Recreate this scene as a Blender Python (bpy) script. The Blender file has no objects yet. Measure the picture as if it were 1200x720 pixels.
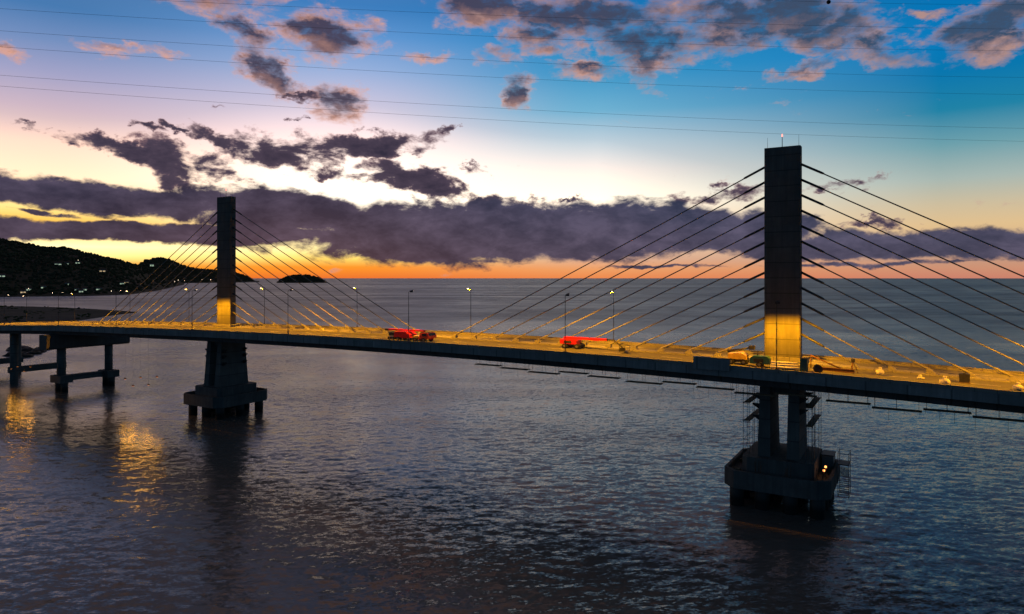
import bpy, math, random
import numpy as np
from mathutils import Vector, Matrix

random.seed(7)
rng = np.random.default_rng(11)
scene = bpy.context.scene
C = scene.collection
PI = math.pi
FPX = 800.0            # focal length in photograph pixels (24 mm on 36 mm, 1200 px wide)
CAM_H = 30.0           # metres above the water

# ------------------------------------------------------------------ helpers
def lin(r, g, b):
    def f(c):
        c /= 255.0
        return c / 12.92 if c <= 0.04045 else ((c + 0.055) / 1.055) ** 2.4
    return (f(r), f(g), f(b), 1.0)

class MB:
    """collects boxes, prisms and tubes; build() links them as ONE mesh object"""
    def __init__(self):
        self.v, self.f, self.s = [], [], []
    def add(self, vs, fs, smooth=False):
        o = len(self.v)
        self.v += [tuple(p) for p in vs]
        self.f += [tuple(i + o for i in q) for q in fs]
        self.s += [smooth] * len(fs)
        return self
    def box(self, x0, x1, y0, y1, z0, z1):
        vs = [(x, y, z) for z in (z0, z1) for y in (y0, y1) for x in (x0, x1)]
        return self.add(vs, [(0, 2, 3, 1), (4, 5, 7, 6), (0, 1, 5, 4), (2, 6, 7, 3), (0, 4, 6, 2), (1, 3, 7, 5)])
    def taper(self, b, t, z0, z1):
        """b, t = (x0,x1,y0,y1) rectangles at bottom and top"""
        vs = [(b[0], b[2], z0), (b[1], b[2], z0), (b[1], b[3], z0), (b[0], b[3], z0),
              (t[0], t[2], z1), (t[1], t[2], z1), (t[1], t[3], z1), (t[0], t[3], z1)]
        return self.add(vs, [(3, 2, 1, 0), (4, 5, 6, 7), (0, 1, 5, 4), (1, 2, 6, 5), (2, 3, 7, 6), (3, 0, 4, 7)])
    def prism(self, poly, z0, z1):
        n = len(poly)
        vs = [(x, y, z0) for x, y in poly] + [(x, y, z1) for x, y in poly]
        fs = [tuple(reversed(range(n))), tuple(range(n, 2 * n))]
        fs += [(i, (i + 1) % n, (i + 1) % n + n, i + n) for i in range(n)]
        return self.add(vs, fs)
    def side(self, poly, y0, y1):
        """profile in x,z extruded along y"""
        n = len(poly)
        vs = [(x, y0, z) for x, z in poly] + [(x, y1, z) for x, z in poly]
        fs = [tuple(range(n)), tuple(reversed(range(n, 2 * n)))]
        fs += [(i, i + n, (i + 1) % n + n, (i + 1) % n) for i in range(n)]
        return self.add(vs, fs)
    def path(self, pts, r, n=8, cap=True):
        pts = [Vector(p) for p in pts]
        rs = r if isinstance(r, (list, tuple)) else [r] * len(pts)
        vs, fs = [], []
        for i, p in enumerate(pts):
            a = pts[max(i - 1, 0)]; b = pts[min(i + 1, len(pts) - 1)]
            t = (b - a).normalized()
            up = Vector((0, 0, 1)) if abs(t.z) < 0.95 else Vector((1, 0, 0))
            u = t.cross(up).normalized(); w = u.cross(t)
            for k in range(n):
                c, s = math.cos(2 * PI * k / n), math.sin(2 * PI * k / n)
                vs.append(p + (u * c + w * s) * rs[i])
        for i in range(len(pts) - 1):
            for k in range(n):
                a, b = i * n + k, i * n + (k + 1) % n
                fs.append((a, b, b + n, a + n))
        self.add(vs, fs, True)
        if cap:
            o = len(self.v) - len(vs)
            m = len(vs)
            self.f += [tuple(o + k for k in reversed(range(n))), tuple(o + m - n + k for k in range(n))]
            self.s += [False, False]
        return self
    def tube(self, a, b, r0, r1=None, n=8):
        return self.path([a, b], [r0, r0 if r1 is None else r1], n)
    def ball(self, c, rx, ry=None, rz=None, seg=10, rings=6):
        ry = ry or rx; rz = rz or rx
        vs = [(c[0], c[1], c[2] - rz)]
        for i in range(1, rings):
            th = -PI / 2 + PI * i / rings
            for k in range(seg):
                ph = 2 * PI * k / seg
                vs.append((c[0] + rx * math.cos(th) * math.cos(ph), c[1] + ry * math.cos(th) * math.sin(ph), c[2] + rz * math.sin(th)))
        vs.append((c[0], c[1], c[2] + rz))
        fs = [(0, 1 + (k + 1) % seg, 1 + k) for k in range(seg)]
        for i in range(rings - 2):
            for k in range(seg):
                a, b = 1 + i * seg + k, 1 + i * seg + (k + 1) % seg
                fs.append((a, b, b + seg, a + seg))
        l = len(vs) - 1; o = l - seg
        fs += [(l, o + k, o + (k + 1) % seg) for k in range(seg)]
        return self.add(vs, fs, True)
    def build(self, name, m, parent=None, label=None):
        me = bpy.data.meshes.new(name)
        me.from_pydata(self.v, [], self.f)
        me.polygons.foreach_set('use_smooth', self.s)
        me.update()
        me.materials.append(m)
        o = bpy.data.objects.new(name, me)
        C.objects.link(o)
        if parent is not None: o.parent = parent
        if label: o['label'] = label
        return o

def tag(o, label, cat=None, group=None, kind=None):
    if label: o['label'] = label
    if cat: o['category'] = cat
    if group: o['group'] = group
    if kind: o['kind'] = kind
    return o

def thing(name, label, cat, loc=(0, 0, 0), rz=0.0, group=None):
    o = bpy.data.objects.new(name, None)
    C.objects.link(o)
    o.location = loc; o.rotation_euler = (0, 0, rz)
    o.empty_display_size = 0.5
    return tag(o, label, cat, group)

def children(o):
    return [c for c in C.objects if c.parent == o]

def copy_tree(o, parent=None):
    c = o.copy(); C.objects.link(c)
    if parent is not None: c.parent = parent
    for ch in list(o.children): copy_tree(ch, c)
    return c

# ------------------------------------------------------------------ materials
class NT:
    def __init__(self, tree): self.t = tree; self.n = tree.nodes; self.l = tree.links
    def node(self, typ, **kw):
        n = self.n.new(typ)
        for k, v in kw.items(): setattr(n, k, v)
        return n
    def put(self, sock, val):
        if isinstance(val, bpy.types.NodeSocket): self.l.new(val, sock)
        elif val is not None: sock.default_value = val
    def math(self, op, a, b=None, c=None, clamp=False):
        n = self.node('ShaderNodeMath', operation=op, use_clamp=clamp)
        for i, x in enumerate((a, b, c)): self.put(n.inputs[i], x)
        return n.outputs[0]
    def vmath(self, op, a, b=None, c=None, out=0):
        n = self.node('ShaderNodeVectorMath', operation=op)
        for i, x in enumerate((a, b, c)): self.put(n.inputs[i], x)
        return n.outputs[out]
    def noise(self, vec, scale, detail=4.0, rough=0.55, dist=0.0, out=0, lac=2.0):
        n = self.node('ShaderNodeTexNoise')
        self.put(n.inputs['Vector'], vec)
        n.inputs['Scale'].default_value = scale; n.inputs['Detail'].default_value = detail
        n.inputs['Roughness'].default_value = rough; n.inputs['Distortion'].default_value = dist
        n.inputs['Lacunarity'].default_value = lac
        return n.outputs[out]
    def ramp(self, fac, stops, interp='LINEAR'):
        n = self.node('ShaderNodeValToRGB')
        cr = n.color_ramp; cr.interpolation = interp
        while len(cr.elements) > 1: cr.elements.remove(cr.elements[-1])
        for i, (p, c) in enumerate(stops):
            e = cr.elements[0] if i == 0 else cr.elements.new(p)
            e.position = p; e.color = c
        self.put(n.inputs[0], fac)
        return n.outputs[0]
    def mix(self, fac, a, b, blend='MIX'):
        n = self.node('ShaderNodeMix', data_type='RGBA', blend_type=blend)
        self.put(n.inputs[0], fac); self.put(n.inputs[6], a); self.put(n.inputs[7], b)
        return n.outputs[2]
    def rng(self, v, a, b, c=0.0, d=1.0, smooth=False):
        n = self.node('ShaderNodeMapRange', clamp=True)
        if smooth: n.interpolation_type = 'SMOOTHSTEP'
        self.put(n.inputs[0], v)
        for i, x in enumerate((a, b, c, d)): self.put(n.inputs[i + 1], x)
        return n.outputs[0]

def new_mat(name):
    m = bpy.data.materials.new(name); m.use_nodes = True
    t = NT(m.node_tree)
    return m, t, m.node_tree.nodes['Principled BSDF']

def g(v): return (v, v, v, 1.0)
def mulc(c, k): return (c[0] * k, c[1] * k, c[2] * k, 1.0)

def plain(name, col, rough=0.6, metal=0.0, var=0.25, scale=1.5, bump=0.0, spec=0.4):
    m, t, b = new_mat(name)
    co = t.node('ShaderNodeTexCoord').outputs['Object']
    nz = t.noise(co, scale, 5.0, 0.6)
    k = t.rng(nz, 0.3, 0.7)
    t.put(b.inputs['Base Color'], t.mix(k, mulc(col, 1 - var), mulc(col, 1 + var)))
    b.inputs['Roughness'].default_value = rough; b.inputs['Metallic'].default_value = metal
    b.inputs['Specular IOR Level'].default_value = spec
    if bump:
        n = t.node('ShaderNodeBump'); n.inputs['Strength'].default_value = bump; n.inputs['Distance'].default_value = 0.05
        t.put(n.inputs['Height'], t.noise(co, scale * 6, 4.0)); t.put(b.inputs['Normal'], n.outputs[0])
    return m

def concrete(name, col, lift=0.0, panel=0.0, streak=0.5, wet=False):
    """cast concrete: cloudy tone, vertical streaks, optional lift joints every `lift` m and panel joints every `panel` m along x"""
    m, t, b = new_mat(name)
    co = t.node('ShaderNodeTexCoord').outputs['Object']
    sep = t.node('ShaderNodeSeparateXYZ'); t.put(sep.inputs[0], co)
    c1 = t.rng(t.noise(co, 0.35, 6.0, 0.6), 0.3, 0.7)
    st = t.vmath('MULTIPLY', co, (2.2, 2.2, 0.12))
    c2 = t.rng(t.noise(st, 1.0, 5.0, 0.65), 0.35, 0.68)
    base = t.mix(c1, mulc(col, 0.72), mulc(col, 1.25))
    base = t.mix(t.math('MULTIPLY', c2, streak), base, mulc(col, 0.5))
    for step, ax in ((lift, 'Z'), (panel, 'X')):
        if step:
            fr = t.math('FRACT', t.math('DIVIDE', sep.outputs[ax], step))
            ln = t.math('LESS_THAN', t.math('ABSOLUTE', t.math('SUBTRACT', fr, 0.5)), 0.022 if ax == 'X' else 0.03)
            cell = t.node('ShaderNodeTexWhiteNoise', noise_dimensions='1D')
            t.put(cell.inputs['W'], t.math('FLOOR', t.math('ADD', t.math('DIVIDE', sep.outputs[ax], step), 0.5)))
            base = t.mix(t.math('MULTIPLY', cell.outputs[0], 0.38), base, mulc(col, 0.55))
            base = t.mix(t.math('MULTIPLY', ln, 0.7), base, mulc(col, 0.3))
    if wet:
        base = t.mix(t.rng(sep.outputs['Z'], 2.2, 1.0), base, g(0.012))
    t.put(b.inputs['Base Color'], base)
    b.inputs['Roughness'].default_value = 0.85; b.inputs['Specular IOR Level'].default_value = 0.25
    n = t.node('ShaderNodeBump'); n.inputs['Strength'].default_value = 0.35; n.inputs['Distance'].default_value = 0.04
    t.put(n.inputs['Height'], t.noise(co, 4.0, 6.0, 0.65)); t.put(b.inputs['Normal'], n.outputs[0])
    return m

def emit(name, col, strength):
    m, t, b = new_mat(name)
    b.inputs['Base Color'].default_value = (0.8, 0.8, 0.8, 1)
    b.inputs['Emission Color'].default_value = col
    b.inputs['Emission Strength'].default_value = strength
    return m

M = {}
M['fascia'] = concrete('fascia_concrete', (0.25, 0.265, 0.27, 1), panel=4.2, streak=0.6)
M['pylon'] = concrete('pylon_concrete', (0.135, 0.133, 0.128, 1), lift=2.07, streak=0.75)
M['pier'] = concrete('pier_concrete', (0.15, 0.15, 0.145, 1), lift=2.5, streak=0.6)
M['cap'] = concrete('cap_concrete', (0.12, 0.12, 0.118, 1), streak=0.7)
M['pile'] = concrete('pile_concrete', (0.10, 0.10, 0.095, 1), streak=0.6, wet=True)
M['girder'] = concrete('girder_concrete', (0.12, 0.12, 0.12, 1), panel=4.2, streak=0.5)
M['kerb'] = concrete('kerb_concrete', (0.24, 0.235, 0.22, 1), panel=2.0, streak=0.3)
M['anchor'] = plain('anchor_steel', (0.20, 0.195, 0.18, 1), 0.5, 0.0, 0.12)
M['paint'] = plain('road_paint', (0.70, 0.69, 0.66, 1), 0.6, 0, 0.2, 3)
M['cable'] = plain('cable_sheath', (0.16, 0.155, 0.15, 1), 0.55, 0, 0.15, 3)
M['sleeve'] = plain('cable_sleeve', (0.055, 0.055, 0.055, 1), 0.5, 0, 0.2, 3)
M['steel'] = plain('galvanised_steel', (0.16, 0.165, 0.17, 1), 0.5, 0.4, 0.2, 4)
M['dark'] = plain('dark_steel', (0.03, 0.03, 0.032, 1), 0.6, 0.2, 0.3, 4)
M['rust'] = plain('rusty_steel', (0.14, 0.065, 0.035, 1), 0.85, 0.1, 0.4, 5)
M['timber'] = plain('weathered_timber', (0.16, 0.115, 0.07, 1), 0.9, 0, 0.4, 3)
M['red'] = plain('red_machine_paint', (0.46, 0.012, 0.008, 1), 0.4, 0, 0.18, 2)
M['orange'] = plain('orange_red_paint', (0.5, 0.04, 0.01, 1), 0.42, 0, 0.2, 2)
M['yellow'] = plain('yellow_machine_paint', (0.6, 0.38, 0.03, 1), 0.45, 0, 0.2, 2)
M['teal'] = plain('teal_machine_paint', (0.02, 0.085, 0.085, 1), 0.5, 0, 0.3, 2)
M['tyre'] = plain('black_rubber', (0.02, 0.02, 0.02, 1), 0.85, 0, 0.3, 4)
M['glass'] = plain('cab_glass', (0.015, 0.02, 0.025, 1), 0.08, 0, 0.1, 1, spec=0.6)
M['pale'] = plain('pale_plastic_pipe', (0.55, 0.54, 0.50, 1), 0.5, 0, 0.15, 2)
M['bag'] = plain('white_bag_fabric', (0.5, 0.49, 0.47, 1), 0.9, 0, 0.12, 4, 0.3)
M['rock'] = plain('dark_wet_rock', (0.035, 0.032, 0.03, 1), 0.7, 0, 0.5, 0.8, 0.8)
M['roofs'] = plain('roof_tile', (0.13, 0.06, 0.04, 1), 0.9, 0, 0.3, 0.4)
M['house'] = plain('house_plaster', (0.34, 0.32, 0.29, 1), 0.9, 0, 0.2, 0.2)
M['ball'] = plain('marker_ball_plastic', (0.02, 0.02, 0.022, 1), 0.5, 0, 0.1, 2)
M['wire'] = plain('aluminium_wire', (0.05, 0.055, 0.06, 1), 0.6, 0.3, 0.1, 0.5)
M['lens'] = emit('lamp_lens', (1.0, 0.70, 0.42, 1), 15.0)
M['shore'] = emit('shore_lamp_lens', (1.0, 0.80, 0.55, 1), 7.0)
M['window_warm'] = emit('lit_window_warm', (1.0, 0.70, 0.32, 1), 0.5)
M['window_cool'] = emit('lit_window_cool', (0.78, 1.0, 0.66, 1), 0.38)
M['beacon'] = emit('beacon_red', (1.0, 0.22, 0.16, 1), 3.0)
M['work'] = emit('work_lamp_lens', (1.0, 0.30, 0.06, 1), 2.2)

def road_material():
    m, t, b = new_mat('deck_concrete')
    co = t.node('ShaderNodeTexCoord').outputs['Object']
    sep = t.node('ShaderNodeSeparateXYZ'); t.put(sep.inputs[0], co)
    big = t.rng(t.noise(co, 0.18, 5, 0.6), 0.3, 0.7)
    lanes = t.vmath('MULTIPLY', co, (0.05, 1.1, 1))
    trk = t.rng(t.noise(lanes, 1.0, 4, 0.6), 0.35, 0.65)
    fine = t.noise(co, 2.5, 5, 0.7)
    c = t.mix(big, g(0.115), g(0.165))
    c = t.mix(t.math('MULTIPLY', trk, 0.5), c, g(0.085))
    c = t.mix(t.math('MULTIPLY', t.rng(fine, 0.52, 0.7), 0.4), c, g(0.07))
    t.put(b.inputs['Base Color'], c)
    b.inputs['Roughness'].default_value = 0.95; b.inputs['Specular IOR Level'].default_value = 0.08
    return m
M['road'] = road_material()

def land(name, c0, c1, c2, sc):
    m, t, b = new_mat(name)
    co = t.node('ShaderNodeTexCoord').outputs['Object']
    n1 = t.rng(t.noise(co, sc, 6, 0.65), 0.32, 0.68)
    n2 = t.rng(t.noise(co, sc * 0.22, 4, 0.6), 0.42, 0.62)
    t.put(b.inputs['Base Color'], t.mix(n2, t.mix(n1, c0, c1), c2))
    b.inputs['Roughness'].default_value = 0.95; b.inputs['Specular IOR Level'].default_value = 0.1
    return m
M['hill'] = land('hill_vegetation', (0.05, 0.045, 0.025, 1), (0.09, 0.075, 0.045, 1), (0.08, 0.055, 0.04, 1), 0.03)
M['crown'] = land('tree_crowns', (0.05, 0.048, 0.022, 1), (0.10, 0.085, 0.045, 1), (0.07, 0.06, 0.035, 1), 0.05)
M['sand'] = land('wet_sand', (0.03, 0.03, 0.028, 1), (0.065, 0.06, 0.05, 1), (0.022, 0.026, 0.02, 1), 0.05)
M['scrub'] = land('scrub_leaves', (0.03, 0.05, 0.02, 1), (0.06, 0.08, 0.03, 1), (0.03, 0.04, 0.02, 1), 0.1)

def water_material():
    m, t, b = new_mat('sea_water')
    geo = t.node('ShaderNodeNewGeometry').outputs['Position']
    flat = t.vmath('MULTIPLY', geo, (1.0, 1.0, 0.0))
    p1 = t.rng(t.noise(t.vmath('MULTIPLY', flat, (0.6, 1.0, 0)), 0.013, 6, 0.64, 1.2), 0.39, 0.61)      # calm slicks and ruffled patches
    p2 = t.rng(t.noise(t.vmath('MULTIPLY', flat, (0.16, 1.0, 0)), 0.0022, 7, 0.70, 0.8), 0.42, 0.58)
    patch = t.math('MULTIPLY_ADD', p2, 0.60, t.math('MULTIPLY', p1, 0.70))
    amp = t.math('MULTIPLY_ADD', patch, 0.95, 0.36)
    far = t.rng(t.vmath('LENGTH', flat, out=1), 180.0, 900.0, 1.0, 1.15)               # farther out the small waves are carried by roughness instead
    amp = t.math('MULTIPLY', amp, far)
    rot = t.node('ShaderNodeVectorRotate', rotation_type='Z_AXIS'); t.put(rot.inputs['Vector'], flat); rot.inputs['Angle'].default_value = math.radians(-8)
    a = t.vmath('MULTIPLY', rot.outputs[0], (0.42, 1.0, 0))
    slope = None
    for sc_, det, k in ((0.08, 2, 0.10), (0.42, 3, 0.20), (1.6, 4, 0.46), (5.0, 4, 0.50)):
        v = t.vmath('SUBTRACT', t.noise(a, sc_, det, 0.55, 0.5, out=1), (0.5, 0.5, 0.5))
        v = t.vmath('MULTIPLY', v, (k * 0.75, k, 0.0))
        slope = v if slope is None else t.vmath('ADD', slope, v)
    sc2 = t.node('ShaderNodeVectorMath', operation='SCALE'); t.put(sc2.inputs[0], slope); t.put(sc2.inputs[3], amp)
    nrm = t.node('ShaderNodeNewGeometry').outputs['Normal']
    n = t.vmath('NORMALIZE', t.vmath('ADD', nrm, sc2.outputs[0]))
    t.put(b.inputs['Normal'], n)
    b.inputs['Base Color'].default_value = (0.130, 0.116, 0.104, 1)
    t.put(b.inputs['Roughness'], t.math('MULTIPLY_ADD', patch, t.rng(t.vmath('LENGTH', flat, out=1), 150.0, 900.0, 0.08, 0.16), t.rng(t.vmath('LENGTH', flat, out=1), 70.0, 600.0, 0.11, 0.29)))
    b.inputs['IOR'].default_value = 1.333
    return m
M['water'] = water_material()

# ------------------------------------------------------------------ sky
def az_t(x, y):
    """direction of a sky feature: azimuth (radians from straight ahead) and elevation tangent"""
    u = (x - 600) / FPX; v = (326 - y) / FPX
    return math.atan(u), v / math.sqrt(1 + u * u)

def make_sky():
    w = bpy.data.worlds.new('World'); scene.world = w; w.use_nodes = True
    t = NT(w.node_tree)
    for n in list(t.n): t.n.remove(n)
    out = t.node('ShaderNodeOutputWorld'); bg = t.node('ShaderNodeBackground')
    co = t.node('ShaderNodeTexCoord').outputs['Generated']
    d = t.vmath('NORMALIZE', co)
    s = t.node('ShaderNodeSeparateXYZ'); t.put(s.inputs[0], d)
    X, Y, Z = s.outputs
    az = t.math('ARCTAN2', X, Y)
    hyp = t.math('MAXIMUM', t.math('SQRT', t.math('ADD', t.math('MULTIPLY', X, X), t.math('MULTIPLY', Y, Y))), 0.001)
    el = t.math('DIVIDE', Z, hyp)                                     # tangent of elevation
    elc = t.math('MINIMUM', t.math('MAXIMUM', el, 0.0), 2.0)

    def column(x, rows, up):
        st = []
        for y, c in rows:
            _, tt = az_t(x, y); st.append((max(tt, 0.0), lin(*c)))
        st += [(p, lin(*c)) for p, c in up]
        st.sort(key=lambda q: q[0])
        return t.ramp(elc, st)
    UP = [(0.60, (102, 100, 106)), (1.0, (70, 64, 64))]
    left = column(50, [(326, (235, 112, 28)), (312, (255, 160, 40)), (302, (255, 232, 140)), (288, (255, 246, 190)), (262, (255, 196, 70)), (244, (255, 224, 140)), (205, (255, 228, 196)), (165, (250, 214, 196)),
                       (125, (208, 184, 198)), (85, (164, 164, 200)), (45, (116, 144, 192)), (5, (70, 122, 178))], UP)
    midl = column(400, [(326, (236, 116, 48)), (313, (255, 152, 44)), (303, (255, 220, 110)), (292, (255, 242, 170)), (262, (255, 236, 200)), (235, (255, 252, 240)), (200, (255, 247, 240)), (160, (246, 224, 226)),
                        (120, (204, 198, 222)), (80, (150, 176, 220)), (40, (96, 150, 210)), (5, (60, 125, 190))], UP)
    midr = column(700, [(326, (238, 138, 78)), (316, (240, 160, 100)), (304, (228, 178, 146)), (270, (250, 226, 200)), (235, (255, 248, 232)), (200, (238, 228, 224)), (168, (196, 211, 221)),
                        (130, (112, 178, 211)), (85, (55, 150, 200)), (45, (26, 135, 195)), (5, (20, 118, 184))], UP)
    right = column(1100, [(326, (205, 130, 108)), (314, (206, 146, 116)), (302, (196, 154, 130)), (265, (226, 192, 142)), (240, (206, 190, 158)), (210, (168, 184, 178)), (170, (108, 160, 172)),
                          (130, (30, 130, 166)), (85, (4, 118, 174)), (45, (2, 122, 188)), (5, (2, 115, 180))], [(0.60, (54, 76, 92)), (1.0, (50, 54, 60))])
    back = t.ramp(elc, [(0.0, lin(54, 92, 120)), (0.25, lin(42, 84, 118)), (0.6, lin(30, 58, 80)), (1.0, lin(36, 48, 62))])
    A = [az_t(x, 326)[0] for x in (50, 400, 700, 1100)]
    c = t.mix(t.rng(az, A[0], A[1], smooth=True), left, midl)
    c = t.mix(t.rng(az, A[1], A[2], smooth=True), c, midr)
    c = t.mix(t.rng(az, A[2], A[3]), c, right)
    aab = t.math('ABSOLUTE', az)
    c = t.mix(t.rng(aab, 0.75, 1.9, smooth=True), c, back)

    lum = t.vmath('DOT_PRODUCT', c, (0.3, 0.55, 0.15), out=1)                 # the glow is brighter than the picture can show
    c = t.vmath('MULTIPLY', c, t.vmath('ADD', (1, 1, 1), t.vmath('MULTIPLY', (0.55, 0.40, 0.26), t.rng(lum, 0.60, 0.95))))
    # ---- clouds: a field of elongated cloud bodies broken up by noise, all by direction
    P = t.node('ShaderNodeCombineXYZ'); t.put(P.inputs[0], az); t.put(P.inputs[1], el)
    p = P.outputs[0]
    nz_a = t.noise(t.vmath('MULTIPLY', p, (1.0, 2.0, 1)), 9.0, 7, 0.58, 0.35)
    nz_b = t.noise(t.vmath('MULTIPLY', p, (1.0, 2.0, 1)), 24.0, 7, 0.64, 0.3)
    wv = t.vmath('SUBTRACT', t.noise(t.vmath('MULTIPLY', p, (1.0, 1.6, 1)), 7.0, 5, 0.6, out=1), (0.5, 0.5, 0.5))
    wv2 = t.vmath('SUBTRACT', t.noise(t.vmath('MULTIPLY', p, (1.0, 1.4, 1)), 30.0, 5, 0.65, out=1), (0.5, 0.5, 0.5))
    pw = t.vmath('ADD', p, t.vmath('ADD', t.vmath('MULTIPLY', wv, (0.16, 0.07, 0)), t.vmath('MULTIPLY', wv2, (0.07, 0.04, 0))))
    pm = t.vmath('ADD', p, t.vmath('ADD', t.vmath('MULTIPLY', wv, (0.13, 0.05, 0)), t.vmath('MULTIPLY', wv2, (0.085, 0.05, 0))))
    pb = t.vmath('ADD', p, t.vmath('ADD', t.vmath('MULTIPLY', wv, (0.10, 0.03, 0)), t.vmath('MULTIPLY', wv2, (0.045, 0.013, 0))))
    def field(vec, blobs, grow=1.0, floor=-0.9):
        cur = None
        for (x, y, rx, ry, rot, k) in blobs:
            ry = ry * grow; rx = rx * (1 + (grow - 1) * 0.4)
            a, e = az_t(x, y); cz = math.cos(a)
            sx, sy = rx * cz * cz / FPX, ry * cz / FPX
            if rot:
                mp = t.node('ShaderNodeMapping', vector_type='TEXTURE')
                t.put(mp.inputs['Vector'], vec)
                z0 = math.sqrt(max(1 - k, 0.0))                       # weaker bodies never reach full density
                mp.inputs['Location'].default_value = (a, e, -z0); mp.inputs['Rotation'].default_value = (0, 0, math.radians(-rot))
                mp.inputs['Scale'].default_value = (sx, sy, 1)
                q = mp.outputs[0]
            else:
                q = t.vmath('MULTIPLY_ADD', vec, (1 / sx, 1 / sy, 0), (-a / sx, -e / sy, math.sqrt(max(1 - k, 0.0))))
            dd = t.vmath('DOT_PRODUCT', q, q, out=1)
            cur = t.math('MINIMUM', dd, 1.0 - floor if cur is None else cur)
        return t.math('SUBTRACT', 1.0, cur)
    BANK = [(600, 272, 350, 40, 0, 1), (520, 288, 140, 22, 0, 1), (790, 272, 190, 31, 0, 1), (1010, 287, 240, 20, 0, .85), (1210, 290, 140, 20, 0, .9),
            (120, 231, 230, 21, 3, 1), (330, 248, 150, 28, 3, 1), (100, 270, 290, 14, 0, 1), (290, 273, 190, 13, 0, 1), (-150, 240, 160, 22, 0, 1), (1500, 290, 260, 26, 0, 1), (1010, 309, 210, 5, 0, .45), (770, 313, 130, 4, 0, .4), (560, 306, 90, 5, 0, .4), (60, 249, 70, 4, 2, .5), (-250, 275, 240, 14, 0, 1)]
    MID = [(225, 192, 62, 22, 12, 1), (140, 174, 70, 11, 7, 1), (330, 177, 74, 22, 5, 1), (425, 171, 90, 13, -8, 1), (262, 160, 50, 10, 22, .8), (475, 210, 60, 17, 8, 1),
           (505, 227, 46, 14, 0, .9), (405, 205, 50, 9, 0, .6), (590, 238, 80, 10, 0, .8), (40, 147, 26, 5, 3, .8), (168, 145, 27, 6, 6, .7), (207, 142, 24, 5, 8, .7), (522, 152, 17, 6, -15, .6),
           (850, 228, 70, 10, 0, .7), (985, 218, 70, 8, 0, .7), (1035, 264, 50, 6, 0, .7), (668, 235, 16, 4, 0, .8), (560, 199, 24, 5, 5, .5), (340, 109, 38, 5, 2, .7), (345, 137, 12, 5, 0, .7), (255, 124, 16, 4, 0, .5)]
    HIGH = [(397, 117, 36, 20, 8, 1), (312, 78, 46, 17, 36, .9), (280, 36, 40, 15, 24, .75), (390, 40, 54, 19, 2, 1), (4, 48, 34, 10, 8, .8), (130, 56, 44, 8, 6, .55), (190, 68, 30, 7, 6, .5),
            (560, 6, 60, 20, 8, 1), (640, 22, 60, 20, 10, .9), (705, 14, 90, 22, 6, .95), (745, 42, 80, 24, 10, 1), (770, 62, 24, 24, 0, .8), (690, 85, 48, 9, 0, .65), (604, 104, 22, 18, 10, .8), (625, 50, 44, 14, 10, .7),
            (905, 12, 100, 22, 5, 1), (960, 36, 70, 16, 8, .9), (850, 45, 50, 12, 0, .6), (1000, 24, 40, 20, 0, .9), (1035, 60, 60, 11, 18, .75), (945, 76, 58, 8, -10, .65), (1085, 18, 32, 5, 0, .6),
            (1150, 36, 46, 22, 0, .8), (1165, 56, 44, 11, -4, .8), (1190, 12, 60, 18, 0, .8), (590, 70, 32, 10, 0, .55), (500, 65, 28, 6, 0, .45), (150, -60, 200, 30, 10, .9), (800, -70, 240, 40, 5, 1), (1300, -20, 120, 40, 0, 1), (380, -150, 160, 40, 8, .9), (560, -230, 200, 50, -6, .9), (300, -320, 220, 60, 5, .9), (820, -260, 180, 50, 10, .8), (640, -420, 240, 70, 0, .9), (120, -210, 150, 40, -5, .8)]
    fb = field(pb, BANK)
    fm = field(pm, MID, 1.2)
    fh = field(pw, HIGH, 1.5)
    fh2 = field(t.vmath('ADD', pw, (0, -0.012, 0)), HIGH[:28], 1.5)              # the same clouds a little lower: tells underside from top
    na = t.math('SUBTRACT', nz_a, 0.5); nb = t.math('SUBTRACT', nz_b, 0.5)
    def dens(f, ka, kb, lo, hi):
        q = t.math('MULTIPLY_ADD', na, ka, f)
        q = t.math('MULTIPLY_ADD', nb, kb, q)
        return t.rng(q, lo, hi, smooth=True)
    # high, thin clouds: dusky top, salmon lit base
    dh = dens(fh, 3.1, 2.7, -0.40, 1.05)
    lit = t.rng(t.math('MULTIPLY_ADD', nb, 0.5, t.math('SUBTRACT', fh, fh2)), 0.15, 1.25)
    core = t.rng(t.math('MULTIPLY_ADD', na, 1.6, fh), 0.05, 0.7)
    litcol = t.mix(t.rng(az, -0.2, 0.5), lin(226, 164, 138), lin(180, 142, 134))
    drkcol = t.mix(t.rng(az, -0.2, 0.5), lin(70, 62, 82), lin(60, 78, 104))
    hc = t.mix(t.math('MULTIPLY', t.math('SUBTRACT', 1.0, lit), core), litcol, drkcol)
    c = t.mix(t.math('MULTIPLY', dh, 0.97), c, hc)
    # middle clouds: dark bodies against the glow with mauve rims
    dm = dens(fm, 3.3, 3.4, -0.20, 0.72)
    rm = t.math('MULTIPLY_ADD', nb, 2.4, t.math('MULTIPLY_ADD', na, 2.4, fm))
    mc = t.ramp(t.rng(rm, -0.3, 1.5), [(0.0, lin(214, 172, 160)), (0.25, lin(140, 108, 114)), (0.55, lin(74, 64, 82)), (1.0, lin(44, 42, 62))])
    c = t.mix(dm, c, mc)
    # the low bank
    db = dens(fb, 1.7, 1.3, -0.08, 0.42)
    low = t.rng(el, 0.03, 0.11)
    bl = t.mix(t.rng(az, -0.3, 0.45), t.mix(low, lin(72, 58, 72), lin(52, 52, 76)), t.mix(low, lin(84, 82, 104), lin(60, 74, 104)))
    bl = t.mix(t.rng(t.math('MULTIPLY_ADD', nb, 0.5, na), -0.16, 0.16), t.mix(0.24, bl, lin(140, 122, 146)), t.mix(0.25, bl, lin(24, 24, 40)))
    bl = t.mix(t.rng(nb, -0.15, 0.2, 0.0, 0.35), bl, lin(36, 34, 54))
    c = t.mix(db, c, bl)
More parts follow.
